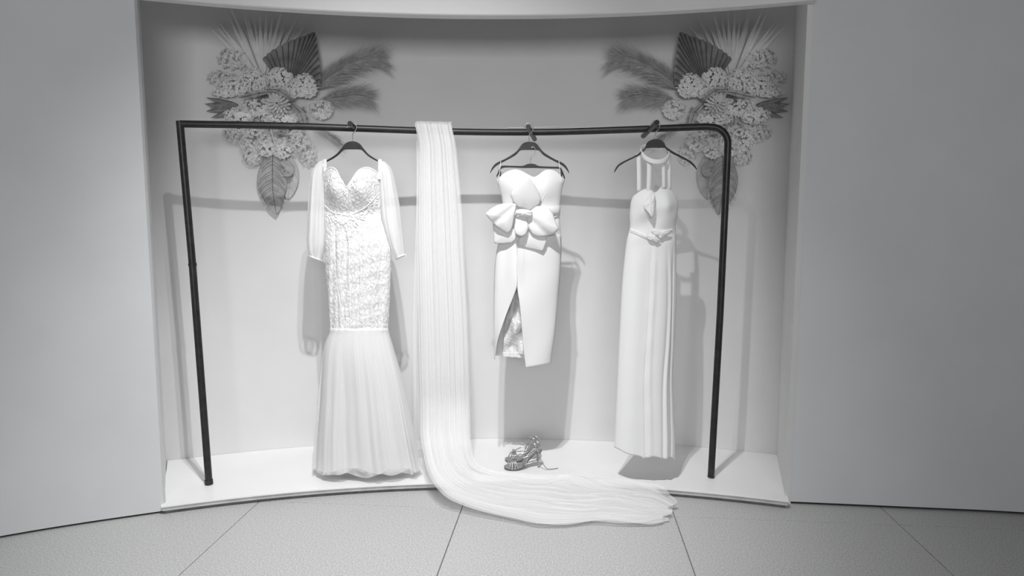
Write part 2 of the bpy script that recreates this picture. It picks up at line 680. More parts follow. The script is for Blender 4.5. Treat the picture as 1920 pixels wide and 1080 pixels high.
def hook(pts_px, Y, parent, r=.0019):
    pts = catmull([aty(x, y, Y) for x, y in pts_px], 5)
    tube('hook', pts, r, M['steel'], parent, 8)


def mirror_prof(half):
    return [(-a, b, c_) for a, b, c_ in half[::-1] if a > 0] + list(half)


Y1, Y2, Y3 = 3.020, 3.065, 2.955
h1 = thing('clothes_hanger', aty(661, 280, Y1), 'dark hanger holding the long-sleeved lace gown', 'hanger', 'hangers on the rack')
plate('hanger_arm', mirror_prof([(0, 265, 280), (8, 266.3, 280), (14, 270, 280.5), (18, 275, 282), (29, 288, 292.5), (42, 297, 300.5), (51, 301.5, 304.5)]), 661, Y1, M['hanger'], h1)
hook([(661, 266), (661, 255), (662, 250), (667, 244), (668.5, 238), (665, 232.5), (659, 231), (653, 233.5), (650.5, 240)], Y1, h1)
h2 = thing('clothes_hanger', aty(992, 281, Y2), 'wide dark arched hanger above the short bow dress', 'hanger', 'hangers on the rack')
plate('hanger_arm', mirror_prof([(0, 266, 281), (9, 267.3, 281), (15, 271.5, 281.5), (19, 277, 283.5), (27, 286, 291.5), (45, 297.5, 301.5), (55, 302, 306.5), (64, 307, 312.5), (70, 314, 319), (74, 323, 325)]), 993, Y2, M['hanger'], h2)
hook([(992, 267), (992, 256), (993, 251), (998, 246), (1000, 239), (996, 233), (990, 231.5), (985, 234), (983, 240)], Y2, h2)
h3 = thing('clothes_hanger', aty(1229, 277, Y3), 'dark hanger with semicircular head inside the halter gown collar', 'hanger', 'hangers on the rack')
plate('hanger_arm', [(-77, 321, 324), (-74, 314, 319), (-69, 308, 312.5), (-62, 303.5, 307.5), (-55, 300, 303.5), (-35, 290, 293.5), (-24, 281, 285), (-18.5, 275, 279), (-16.5, 269, 278), (-12, 264.3, 277.5), (-5, 261.5, 277), (0, 261, 277),
                      (6, 261.5, 277), (12, 264.3, 277), (16.5, 268.5, 277.3), (18.5, 273.5, 278), (24, 278.5, 283), (33, 284.5, 288.5), (51, 294, 297.5), (60, 299, 302.5), (67, 303.5, 307.5), (73, 309.5, 313), (77, 316, 318)], 1229, Y3, M['hanger'], h3)
hook([(1229, 262), (1229, 252), (1230, 247), (1235, 242), (1237, 235), (1233, 228.5), (1227, 227), (1222, 230), (1219, 237)], Y3, h3)
Y4 = Y2 - .012
h4 = thing('clothes_hanger', aty(997, 315, Y4), 'narrow straight-bar hanger hung below the arched hanger, carrying the bow dress', 'hanger', 'hangers on the rack')
plate('hanger_arm', [(-66, 329, 333), (-63, 322, 329), (-59, 313.5, 320), (-54, 310.5, 315), (-40, 310.8, 314), (-18, 311, 315), (-9, 308, 315), (-2, 307, 315), (6, 308, 315), (15, 311.5, 315.3), (38, 312.5, 316), (51, 313, 317), (56, 317, 323), (60, 326, 333), (62.5, 333, 336)], 997, Y4, M['hanger'], h4, .004)
hook([(995, 308), (995, 299), (996, 295), (1001, 291), (1003, 286), (1003, 279), (1000, 275.5), (996, 277)], Y4 - .002, h4, .0016)
for cx_ in (937.5, 1052.5):
    b = Bag()
    a = aty(cx_, 325, Y4 - .009)
    b.box((a.x - .005, a.y - .004, a.z - .014), (a.x + .005, a.y + .004, a.z + .010))
    bevel(b.build('clip', M['hanger'], h4, False), .002)


# ------------------------------------------------------------------ garment builder
class Garment:
    def __init__(self, xl, xr, th, Yd, bulge=None):
        self.xl, self.xr, self.th, self.Yd = xl, xr, th, Yd
        self.bulge = bulge or (lambda u, py: 0.0)

    def point(self, u, py, front=1, fold=0.0, dx=0.0):
        a, b = self.xl(py), self.xr(py)
        px = (a + b) / 2 + u * (b - a) / 2
        w = max(1 - u * u, 0) ** 0.5
        p = aty(px + dx, py, self.Yd)
        if front > 0:
            p.z = aty(px + dx, py, self.Yd - self.th(py) * w).z
        off = self.th(py) * w + fold * min(w * 2.5, 1)
        if front > 0:
            off += self.bulge(u, py) * min(w * 2, 1)
        p.y += -off if front > 0 else off
        return p

    def surf(self, px, py, lift=.002):
        a, b = self.xl(py), self.xr(py)
        u = (px - (a + b) / 2) / ((b - a) / 2)
        u = min(max(u, -1), 1)
        p = self.point(u, py, 1, self.foldf(u, py, 1) if hasattr(self, 'foldf') else 0)
        p.y -= lift
        return p

    def shell(self, name, top_f, top_b, bot, mat, parent, fold, nu=48, nv=60, thick=.0025):
        """closed tube: front half then back half"""
        self.foldf = fold
        us = []
        for i in range(nu):
            us.append((-math.cos(PI * i / nu), 1))
        for i in range(nu):
            us.append((math.cos(PI * i / nu), -1))
        V, uv = [], []
        for j in range(nv):
            v = j / (nv - 1)
            for i, (u, s) in enumerate(us):
                t = top_f(u) if s > 0 else top_b(u)
                if abs(u) > .999:
                    t = max(top_f(u), top_b(u))
                py = t + (bot(u, s) - t) * v
                V.append(self.point(u, py, s, fold(u, py, s)))
                uv.append((i / (2 * nu), v))
        o = mesh(name, V, grid_faces(2 * nu, nv, True), mat, parent, True, uv)
        if thick:
            solid(o, thick)
        return o


def px_patch(name, outline, Y, mat, parent, bulge=.02, tilt=(0, 0), rings=7, n=5, thick=.003, crease=None, waves=0.0, crisp=.0):
    """domed cloth piece from a pixel outline; tilt = metres of depth per 100 px in x and y"""
    ring = closed_catmull([(x, y, 0) for x, y in outline], n)
    if crisp:
        q = [Vector((x, y, 0)) for x, y in outline]
        lin = [q[i].lerp(q[(i + 1) % len(q)], k / n) for i in range(len(q)) for k in range(n)]
        ring = [a.lerp(b, crisp) for a, b in zip(ring, lin)]
    cx = sum(p.x for p in ring) / len(ring)
    cy = sum(p.y for p in ring) / len(ring)
    N = len(ring)
    V, Fc = [], []
    uv = []

    def put(x, y, r, k):
        p = aty(x, y, Y)
        off = bulge * (1 - r ** 2.2) + tilt[0] * (x - cx) / 100 + tilt[1] * (y - cy) / 100
        if waves:
            off += waves * r * math.sin(k * 2 * PI / N * 5)
        if crease:
            (x0, y0), (x1, y1), amp, wd = crease
            L = math.hypot(x1 - x0, y1 - y0)
            d = ((x - x0) * (y1 - y0) - (y - y0) * (x1 - x0)) / L
            off -= amp * math.exp(-(d / wd) ** 2)
        p.y -= off
        V.append(p)
        uv.append((k / N, r))
    put(cx, cy, 0, 0)
    for j in range(1, rings + 1):
        r = j / rings
        for k, q in enumerate(ring):
            put(cx + (q.x - cx) * r, cy + (q.y - cy) * r, r, k)
    for k in range(N):
        Fc.append((0, 1 + k, 1 + (k + 1) % N))
    for j in range(rings - 1):
        for k in range(N):
            a, b = 1 + j * N + k, 1 + j * N + (k + 1) % N
            Fc.append((a, a + N, b + N, b))
    o = fix_normals(mesh(name, V, Fc, mat, parent, True, uv))
    solid(o, thick)
    return o


def sm(a, b, x):
    t = min(max((x - a) / (b - a), 0), 1)
    return t * t * (3 - 2 * t)


# ------------------------------------------------------------------ gown 1: lace mermaid gown
g1 = thing('wedding_gown', aty(665, 890, Y1), 'long white lace mermaid gown with sheer puffed sleeves and tulle skirt', 'dress', 'gowns on the rack')
xl1 = smooth_curve([(300, 609), (330, 608), (345, 608), (371, 609), (409, 610), (468, 609.5), (520, 612), (560, 615.5), (600, 618.5), (622, 619.5)])
xr1 = smooth_curve([(300, 711), (330, 712), (371, 713), (409, 715), (440, 725), (468, 732), (500, 732.5), (560, 730.5), (600, 728.5), (622, 727.5)])
th1 = smooth_curve([(300, .045), (345, .06), (390, .055), (409, .050), (470, .062), (540, .058), (622, .056)])


def bust1(u, py):
    v = 0
    for c0 in (-.46, .46):
        v += .042 * math.exp(-((u - c0) / .36) ** 2 - ((py - 352) / 26) ** 2)
    v -= .012 * math.exp(-((py - 398) / 12) ** 2)
    return v


G1 = Garment(xl1, xr1, th1, Y1, bust1)
tf1 = smooth_curve([(-1, 329), (-.9, 321), (-.78, 315.5), (-.62, 314), (-.45, 319), (-.28, 333), (-.14, 345), (-.06, 351), (.02, 346), (.16, 335), (.34, 320), (.5, 315), (.66, 314), (.8, 317), (.92, 322), (1, 328)])
tb1 = smooth_curve([(-1, 329), (-.6, 345), (0, 352), (.6, 345), (1, 328)])


def fold1(u, py, s):
    k = sm(400, 470, py)
    f = .0022 * math.sin(u * 17 + py * .02) * k + .0016 * math.sin(u * 31 + py * .05 + 1) * k
    for c0 in (-.62, -.25, .1, .42, .74):
        f -= .0045 * math.exp(-((u - c0 - .02 * math.sin(py * .03)) / .03) ** 2) * k
    f += .0012 * math.sin(py * .22 + u * 5) * k
    return f


G1.shell('bodice', tf1, tb1, lambda u, s: 619, M['lace'], g1, fold1, 64, 130)
# neckline edge and under-bust edge
tube('neckline', catmull([G1.surf(xl1(tf1(u)) + (u + 1) / 2 * (xr1(tf1(u)) - xl1(tf1(u))), tf1(u) + .6, .0015) for u in np.linspace(-.98, .98, 36)], 3), .0034, M['lace_white'], g1, 8)
ub = smooth_curve([(611, 385), (625, 397), (645, 402), (657, 404), (675, 397), (695, 384), (712, 362)])
tube('underbust_edge', [G1.surf(x, ub(x), .002) for x in np.linspace(611, 712, 44)], .0030, M['lace_white'], g1, 8)
# seams of the skirt panels
for sx in ([(631, 420), (632, 480), (638, 540), (652, 612)], [(661, 440), (661, 520), (663, 612)], [(690, 425), (690, 500), (684, 550), (674, 612)],
           [(716, 440), (712, 520), (700, 570), (709, 613)], [(646, 430), (643, 520), (655, 600), (654, 614)], [(679, 430), (682, 520), (677, 580), (672, 614)]):
    f = smooth_curve([(b, a) for a, b in sx])
    tube('seam', [G1.surf(f(y), y, .0012) for y in np.linspace(sx[0][1], sx[-1][1], 40)], .0021, M['lace_white'], g1, 6)
# lace motifs
rnd = random.Random(4)
lace_b = Bag()


def leaf_motif(bag, G, px, py, ang, L, W, lift=.0025):
    ca, sa = math.cos(ang), math.sin(ang)
    V = []
    for t, w in ((0, .15), (.3, .9), (.6, 1), (.85, .55), (1, .05)):
        for sgn in (-1, 0, 1):
            lx, ly = t * L, sgn * w * W
            x, y = px + lx * ca - ly * sa, py + lx * sa + ly * ca
            V.append(G.surf(x, y, lift + (.0012 if sgn == 0 else 0)))
    bag.add(V, grid_faces(3, 5))


for k in range(150):                                    # wreath round the waist and cups
    x = rnd.uniform(612, 712)
    y = ub(x) + rnd.uniform(2, 16)
    leaf_motif(lace_b, G1, x, y, rnd.uniform(0, 2 * PI), rnd.uniform(5, 9), rnd.uniform(1.2, 2.2))
for s_ in (-1, 1):                                      # sprays over the cups
    for k in range(46):
        a = rnd.uniform(PI * .9, PI * 2.1)
        r = rnd.uniform(.75, 1.0)
        x = 661 + s_ * 26 + r * 23 * math.cos(a)
        y = 352 + r * 26 * math.sin(a) * .95 + 4
        u = (x - 661) / 52
        if abs(u) < .98 and y > tf1(max(min(u, 1), -1)) + 5:
            leaf_motif(lace_b, G1, x, y, a + PI / 2 + rnd.uniform(-.7, .7), rnd.uniform(5, 9), rnd.uniform(1.0, 1.8))
for k in range(60):                                     # central pendant motif
    t = rnd.random()
    x = 659 + rnd.uniform(-1, 1) * 22 * (1 - t) ** 1.2
    y = 408 + t * 36
    leaf_motif(lace_b, G1, x, y, rnd.uniform(.6, 2.5), rnd.uniform(5, 9), rnd.uniform(1.1, 2))
for cx_ in (632, 688, 719):                             # climbing motifs on the panels
    for k in range(15):
        y = 440 + k * 11.5 + rnd.uniform(-1.5, 1.5)
        x = cx_ + (661 - cx_) * .12 * sm(500, 610, y) + rnd.uniform(-1, 1)
        leaf_motif(lace_b, G1, x, y, -.6 + rnd.uniform(-.3, .3), rnd.uniform(5, 7), 1.1, .0006)
        leaf_motif(lace_b, G1, x, y, PI + .6 + rnd.uniform(-.3, .3), rnd.uniform(5, 7), 1.1, .0006)
for k in range(16):                                     # scallops above the knee band
    x = 622 + k * 6.8
    leaf_motif(lace_b, G1, x, 612, -.9, 7, 1.1, .0006)
    leaf_motif(lace_b, G1, x + 3, 612, -2.2, 7, 1.1, .0006)
lo_ = lace_b.build('lace_applique', M['lace_white'], g1)
lo_['kind'] = 'stuff'
solid(lo_, .0007)
tube('knee_band', [G1.surf(x, 618.5 + .5 * math.sin(x * .2), .001) for x in np.linspace(619.5, 727.5, 40)], .0075, M['lace_white'], g1, 8, flat=(1, .35))


# tulle skirt
def skirt_layer(name, hem0, spread, seed, amp, mat, k1=9, thick=0, ytop=617, tw=1.0):
    r = random.Random(seed)
    ph = [r.uniform(0, 6.28) for _ in range(6)]
    xl = smooth_curve([(610, 620), (622, 619), (640, 612 + 2 * (1 - spread)), (700, 602), (760, 597), (820, 592), (900, 587.5)])
    xr = smooth_curve([(610, 727.5), (622, 728), (640, 733), (700, 750), (760, 764), (820, 776), (900, 794)])
    tS = smooth_curve([(610, .055), (660, .075), (760, .085), (900, .098)])
    Gs = Garment(lambda y: 661 + (xl(y) - 661) * spread, lambda y: 668 + (xr(y) - 668) * spread, lambda y: tS(y) * tw, Y1)

    def fold(u, py, s):
        k = sm(615, 860, py) ** .8
        a = math.acos(max(min(u, 1), -1)) * (1 if s > 0 else -1)
        return k * amp * (math.sin(k1 * a + ph[0] + .002 * py) + .55 * math.sin((k1 * 2 + 1) * a + ph[1] - .003 * py) + .35 * math.sin(k1 * 3.3 * a + ph[2])) + .0016 * math.sin(21 * a + ph[3]) * (.4 + .6 * k)

    def bot(u, s):
        a = math.acos(max(min(u, 1), -1))
        return min(hem0, 881) + max(hem0 - 881, 0) * (1 - u * u) ** .5 * (1 if s > 0 else 0) + (3.2 * math.sin(6 * a + ph[4]) + 1.6 * math.sin(13 * a + ph[5])) * (1 - u * u) ** .5 - (10 if s < 0 else 0) * (1 - u * u)
    return Gs.shell(name, lambda u: ytop, lambda u: ytop, bot, mat, g1, fold, 110, 70, thick)


skirt_layer('skirt_lining', 874, .90, 3, .009, M['lace_white'], 5, 0, tw=.72)
skirt_layer('tulle_layer', 891, .96, 5, .013, M['tulle'], 6, tw=.9)
skirt_layer('tulle_layer', 888, .99, 8, .015, M['tulle'], 5, tw=1.0)
skirt_layer('tulle_layer', 882, 1.02, 12, .014, M['tulle'], 7, tw=1.1)


# sleeves
def sleeve(lx, rx, y0, y1, cuff, side):
    fl_, fr_ = smooth_curve(lx), smooth_curve(rx)
    tS = smooth_curve([(295, .012), (320, .035), (380, .045), (450, .05), (476, .036), (490, .022)])
    Gs = Garment(fl_, fr_, tS, Y1 + .012)

    def fold(u, py, s):
        return .0042 * math.sin(u * 9 + side + .01 * py) * sm(300, 360, py) + .0022 * math.sin(u * 19 + s)
    o = Gs.shell('sleeve', lambda u: y0 + 3 * (1 - u * side) * .5, lambda u: y0 + 3 * (1 - u * side) * .5, lambda u, s: y1 + u * cuff, M['sleeve'], g1, fold, 28, 50, 0)
    # cuff
    pts = []
    for k in range(33):
        a = 2 * PI * k / 32
        u = math.cos(a)
        p = Gs.point(u * .97, y1 + u * cuff - .5, 1 if math.sin(a) >= 0 else -1)
        pts.append(p)
    c_ = tube('cuff', pts, .0052, M['lace_white'], o, 8)
    return Gs


sleeve([(298, 604), (306, 596), (317, 587), (340, 582), (360, 580), (420, 577.5), (465, 577), (478, 580), (490, 585)],
       [(298, 609), (306, 610), (328, 610), (360, 611), (409, 611), (440, 611), (465, 608.5), (478, 605.5), (490, 601)], 300, 484, 4.5, 1)
sleeve([(298, 711), (306, 710), (330, 712), (360, 713), (409, 717), (440, 725), (465, 733), (478, 740), (490, 747)],
       [(298, 716), (306, 725), (317, 734), (328, 738), (350, 743), (382, 749), (430, 754.5), (465, 758), (478, 758.5), (490, 756)], 300, 482, -3.5, -1)
for cx_, sg in ((609, -1), (712, 1)):
    pts = [aty(cx_, 299, Y1 - .008), aty(cx_ + sg * .5, 312, Y1 - .018), aty(cx_ - sg * .5, 326, Y1 - .02), aty(cx_ - sg * 2, 336, Y1 - .02)]
    tube('shoulder_strap', catmull(pts, 5), .0085, M['lace'], g1, 8, flat=(1, .4), up=(1, 0, 0))

# ------------------------------------------------------------------ gown 2: short bow dress
g2 = thing('cocktail_dress', aty(990, 685, Y2), 'short strapless white dress with a big fabric bow and front slit', 'dress', 'gowns on the rack')
xl2 = smooth_curve([(316, 931), (339, 931), (350, 935), (365, 940), (385, 943), (410, 944), (440, 938), (475, 931), (550, 926.5), (600, 926), (660, 927), (695, 928)])
xr2 = smooth_curve([(316, 1059), (338, 1058.5), (350, 1055), (365, 1052), (405, 1049), (450, 1052), (475, 1052), (550, 1047), (625, 1040), (685, 1032), (700, 1031)])
th2 = smooth_curve([(316, .03), (350, .055), (400, .05), (470, .062), (560, .058), (700, .05)])


def bust2(u, py):
    return sum(.012 * math.exp(-((u - c0) / .34) ** 2 - ((py - 350) / 24) ** 2) for c0 in (-.45, .45))


G2 = Garment(xl2, xr2, th2, Y2, bust2)
tf2 = smooth_curve([(-1, 338), (-.9, 332), (-.75, 324), (-.55, 318.5), (-.38, 318), (-.22, 322), (-.05, 328), (.1, 332), (.22, 328), (.38, 320), (.55, 318), (.72, 321), (.88, 330), (1, 337)])
tb2 = smooth_curve([(-1, 338), (-.6, 341), (0, 343), (.6, 341), (1, 337)])


def fold2(u, py, s):
    f = 0
    k = sm(360, 420, py) * (1 - sm(430, 520, py))
    f += .004 * math.sin(py * .16 + u * 3) * k
    f -= .004 * math.exp(-((u - .34) / .03) ** 2) * (1 - sm(390, 410, py))
    f -= .004 * math.exp(-((u + .50 - (py - 340) * .004) / .03) ** 2) * (1 - sm(390, 410, py))
    return f


G2.shell('bodice', tf2, tb2, lambda u, s: 446, M['satin_face'], g2, fold2, 48, 60)


def sheet(name, left, right, y0, y1l, y1r, G, mat, parent, foldf, front=1, nu=30, nv=60, thick=.003, lift=0.0, inset=0.0):
    """cloth panel between two pixel curves left(y), right(y), lying on the front (or back) of garment G"""
    V, uv = [], []
    for j in range(nv):
        v = j / (nv - 1)
        for i in range(nu):
            s = i / (nu - 1)
            py = y0 + ((y1l + (y1r - y1l) * s) - y0) * v
            a, b = left(py), right(py)
            px = a + (b - a) * s
            A, B = G.xl(py), G.xr(py)
            u = min(max((px - (A + B) / 2) / ((B - A) / 2), -1), 1)
            w = max(1 - u * u, 0) ** .5
            p = aty(px, py, G.Yd)
            if front > 0:
                p.z = aty(px, py, G.Yd - G.th(py) * w).z
            o_ = G.th(py) * w - inset
            p.y += -(o_ + foldf(s, py) + lift) if front > 0 else o_ + foldf(s, py)
            V.append(p)
            uv.append((s, v))
    o = mesh(name, V, grid_faces(nu, nv), mat, parent, True, uv)
    solid(o, thick)
    return o


slit_l = smooth_curve([(430, 968.5), (500, 969), (537, 969), (560, 961), (585, 951), (610, 942), (635, 933.5), (655, 929.5), (700, 928.2)])
slit_r = smooth_curve([(430, 968.5), (500, 969), (537, 969.5), (570, 974), (600, 977), (650, 981), (700, 987)])
sheet('skirt_front_panel', xl2, slit_l, 440, 674, 671, G2, M['satin_face'], g2,
      lambda s, y: .004 * math.sin(s * 8 + 1) * (1 - sm(530, 600, y)) + .018 * sm(540, 640, y) * (s ** 2) + .003 * math.sin(y * .05) * s)
sheet('skirt_front_panel', slit_r, xr2, 440, 690, 682, G2, M['satin_face'], g2,
      lambda s, y: .006 * math.exp(-((s - .10) / .06) ** 2) * (1 - sm(480, 545, y)) + .006 * math.exp(-s * 10) * sm(530, 560, y) + .002 * math.sin(y * .045 + s * 4) * sm(470, 520, y))
sheet('skirt_back_panel', xl2, xr2, 440, 668, 676, G2, M['satin_face'], g2, lambda s, y: .003 * math.sin(s * 12), -1)
lin_l = smooth_curve([(520, 966), (545, 966), (570, 957), (600, 949), (640, 944.5), (664, 943)])
sheet('satin_lining', lin_l, lambda y: slit_r(y) + 8, 532, 665, 669, G2, M['lining'], g2,
      lambda s, y: .012 * math.sin(y * .11 + s * 5) * sm(545, 590, y) * (1 - abs(2 * s - 1) * .5) + .008 * math.sin(y * .06 - s * 9), 1, 40, 70, inset=.055)
lin_h = lambda y: 943
sheet('lining_hem', lambda y: 943, lambda y: 990, 664, 673, 676, G2, M['satin_face'], g2, lambda s, y: .004 * math.sin(s * 22), 1, 40, 8, inset=.050, thick=.005)
# seam ridge under the bow, slit edge piping
tube('center_seam', [G2.surf(969, y, .001) for y in np.linspace(446, 536, 16)], .0018, M['satin_face'], g2, 6)
# princess seams and the folded edge of the neckline
for pts_ in ([(1024, 320), (1027, 340), (1022, 362), (1012, 384)], [(962, 320), (958, 338), (962, 360), (968, 384)], [(931, 341), (941, 360), (953, 382)]):
    tube('bodice_seam', catmull([G2.surf(x, y, .0005) for x, y in pts_], 5), .0016, M['satin_face'], g2, 6)
# bow
YB = Y2 - .085
px_patch('bow_tail', [(924, 420), (926, 440), (927, 456), (942, 457), (960, 455), (970, 446), (968, 430), (950, 425), (935, 421)], YB + .020, M['satin_face'], g2, .007, (.02, -.02), crisp=.7)
px_patch('bow_tail', [(992, 433), (974, 446), (972, 456), (984, 464), (1004, 468), (1018, 471), (1024, 455), (1023, 436), (1008, 431)], YB + .010, M['satin_face'], g2, .007, (.02, -.03), crisp=.7)
px_patch('bow_loop', [(957.5, 364), (966, 352), (978, 341), (990, 332), (1002, 346), (1011, 362), (1015, 374), (1012, 384), (1002, 391), (993, 396), (984, 392), (972, 389), (962, 379)], YB + .012, M['satin_face'], g2, .010, (-.03, -.06), crisp=.7, crease=((985, 335), (990, 396), .004, 10))
px_patch('bow_loop', [(911, 401), (920, 392), (932, 385), (947, 381.5), (962, 381), (968, 384), (965, 402), (962, 422), (958, 434), (952, 438), (940, 431), (928, 422), (918, 411)], YB - .012, M['satin_face'], g2, .016, (-.04, -.02),
         crease=((967, 384), (930, 415), .010, 6), crisp=.6)
px_patch('bow_loop', [(988, 405), (996, 394), (1006, 387), (1020, 386.5), (1030, 391), (1037, 402), (1042, 417), (1047, 430), (1040, 437), (1024, 443), (1008, 444), (998, 440), (991, 428)], YB - .016, M['satin_face'], g2, .018, (.03, -.01),
         crease=((990, 408), (1015, 430), .010, 6), crisp=.6)
px_patch('bow_loop', [(968, 408), (976, 405), (986, 406), (989, 416), (990, 428), (985, 440), (977, 443), (968, 439), (964.5, 430), (966, 418)], YB - .016, M['satin_face'], g2, .012, (0, .05), crisp=.3)
px_patch('bow_knot', [(969, 394), (982, 392.5), (996, 396), (998, 402), (992, 406.5), (980, 405.5), (970, 403), (967, 398)], YB - .030, M['satin_face'], g2, .016, waves=.003)
sash = []
for yy in (386, 396, 404):
    sash.append([G2.surf(x, yy + (1048 - x) * .03 * (1 if yy < 390 else .4), .008) for x in np.linspace(1020, 1049.5, 14)])
V = [p for row in sash for p in row]
solid(mesh('waist_sash', V, grid_faces(14, 3), M['satin_face'], g2), .005)
tube('sash_pleat', [G2.surf(x, 409 - (x - 1034) * .5, .006) for x in np.linspace(1034, 1050, 8)], .004, M['satin_face'], g2, 8)
for x0, x1 in ((937, 941), (1050, 1046)):
    tube('hanging_loop', catmull([aty(x0 - 3 if x0 < 1000 else x0 + 3, 342, Y2 - .03), aty(x0, 322, Y2 - .026), aty((x0 + x1) / 2, 303, Y2 - .008), aty(x1, 306, Y2 + .010), aty(x1, 336, Y2 + .02)], 4), .0012, M['lace_white'], g2, 6)

# ------------------------------------------------------------------ gown 3: halter gown
g3 = thing('halter_gown', aty(1215, 862, Y3), 'long plain white halter gown with choker collar and twisted waist', 'dress', 'gowns on the rack')
xl3 = smooth_curve([(350, 1195), (357, 1193), (375, 1184.5), (397, 1181.5), (430, 1181), (445, 1177), (480, 1172), (528, 1167.5), (600, 1163.5), (673, 1160), (760, 1156), (840, 1152), (870, 1151)])
xr3 = smooth_curve([(350, 1258), (357, 1262), (370, 1268), (382, 1271), (400, 1269.5), (417, 1267), (460, 1267), (550, 1267.5), (640, 1264), (715, 1260.5), (780, 1263), (830, 1265.5), (870, 1265)])
th3 = smooth_curve([(350, .028), (390, .052), (430, .045), (500, .05), (700, .055), (870, .06)])


def bust3(u, py):
    return sum(.022 * math.exp(-((u - c0) / .3) ** 2 - ((py - 385) / 22) ** 2) for c0 in (-.45, .42))


G3 = Garment(xl3, xr3, th3, Y3, bust3)
tf3 = smooth_curve([(-1, 366), (-.85, 359), (-.65, 355), (-.45, 354), (-.25, 357), (-.1, 361), (.05, 358), (.25, 352), (.5, 350.5), (.75, 353), (.9, 360), (1, 372)])
tb3 = smooth_curve([(-1, 366), (-.6, 372), (0, 374), (.6, 374), (1, 372)])


def fold3(u, py, s):
    k = sm(445, 520, py)
    kk = sm(480, 860, py)
    if s < 0:
        return .004 * math.sin(u * 9) * k
    f = -.008 * math.exp(-((u + .06 + .02 * math.sin(py * .02)) / .035) ** 2) * k * (.45 + .55 * kk)
    f += .006 * math.exp(-((u - .06 - .02 * math.sin(py * .017)) / .09) ** 2) * k
    f += .008 * math.exp(-((u - .70 - .05 * math.sin(py * .013)) / .05) ** 2) * k * (.4 + .6 * kk)
    f -= .008 * math.exp(-((u - .58 - .05 * math.sin(py * .013)) / .05) ** 2) * k * (.3 + .7 * kk)
    f -= .005 * math.exp(-((u - .84 - .03 * math.sin(py * .02)) / .04) ** 2) * k
    f += .004 * math.sin(u * 6 - 1) * k
    f += .0012 * math.sin(py * .09) * math.exp(-((u) / .15) ** 2) * k
    f += .003 * math.sin((py + u * 30) * .12) * (1 - sm(440, 470, py)) * sm(380, 400, py)
    return f


def bot3(u, s):
    return smooth_curve([(-1, 839), (-.6, 851), (-.2, 857), (-.07, 861), (.03, 858), (.4, 858), (.55, 861), (.72, 858), (1, 862)])(u) - (6 if s < 0 else 0) * (1 - u * u)


G3.shell('gown_body', tf3, tb3, bot3, M['crepe'], g3, fold3, 90, 150)
# straps
for a, b, y0, y1, w, bk in ((1197.5, 1198, 288, 360, 4.3, .004), (1215, 1213.5, 304, 360, 4.6, -.028), (1241, 1241.5, 303, 354, 3.6, -.028), (1255, 1253.5, 290, 357, 3.6, .004)):
    V = []
    for k in range(15):
        t = k / 14
        x = a + (b - a) * t
        y = y0 + (y1 - y0) * t
        d = bk - .012 * math.sin(t * PI) * .5 - (.012 if bk > 0 else .004) * t
        for q in (-1, 0, 1):
            p = aty(x + q * w, y, Y3)
            p.y += d - .0015 * (1 - abs(q))
            V.append(p)
    solid(mesh('strap', V, grid_faces(3, 15), M['crepe'], g3), .0022)
# collar: tilted band, higher at the back
V, uv = [], []
nc = 64
for j in range(5):
    t = j / 4
    for k in range(nc):
        a = 2 * PI * k / nc
        fy = -math.cos(a)                      # -1 is the front
        x = 1228.5 + (25.5 + 1.6 * math.sin(t * PI)) * math.sin(a)
        front = (1 - fy) / 2
        ytop = 267 + 34 * front ** 1.4
        ybot = 279 + 30.5 * front ** 1.1
        p = aty(x, ytop + (ybot - ytop) * t, Y3)
        p.y += .052 * fy + .004
        V.append(p)
        uv.append((k / nc, t))
solid(mesh('collar', V, grid_faces(nc, 5, True), M['crepe'], g3, True, uv), .003)
# crossing drape over the bust and the twisted waist
px_patch('bust_drape', [(1206, 387), (1211, 377), (1219, 366), (1226, 362), (1229, 372), (1227, 388), (1222, 408), (1216, 400)], Y3 - .074, M['crepe'], g3, .006, (-.02, .05), waves=.002)
for k, (pts, r) in enumerate(((
        [(1182, 431), (1192, 436), (1204, 442), (1214, 446), (1224, 443)], .0055),
        ([(1182, 434), (1194, 440), (1206, 445), (1216, 449)], .004),
        ([(1219, 431), (1232, 432), (1245, 433), (1257, 431)], .005),
        ([(1218, 440), (1228, 436), (1240, 436), (1250, 434)], .005))):
    tube('waist_pleat', catmull([G3.surf(x, y, .003) for x, y in pts], 5), r, M['crepe'], g3, 8)
px_patch('waist_knot', [(1213, 443), (1219, 437), (1228, 441), (1234, 447), (1238, 452), (1232, 455.5), (1224, 452), (1216, 449)], Y3 - .058, M['crepe'], g3, .010, waves=.002)
px_patch('waist_knot', [(1222, 432), (1238, 431), (1252, 431), (1257, 433), (1249, 441), (1240, 448), (1233, 444), (1225, 438)], Y3 - .054, M['crepe'], g3, .008, waves=.002)

# ------------------------------------------------------------------ veil
veil = thing('bridal_veil', gnd(840, 870, PZ), 'long sheer white veil over the rail, trailing across plinth and floor', 'veil')
RVX = (817 - 960) / FOC * 3.15
RVY = rail_y(RVX)


def ground_z(x, y):
    fy = front_y(x)
    return PZ * sm(fy - .035, fy + .004, y)


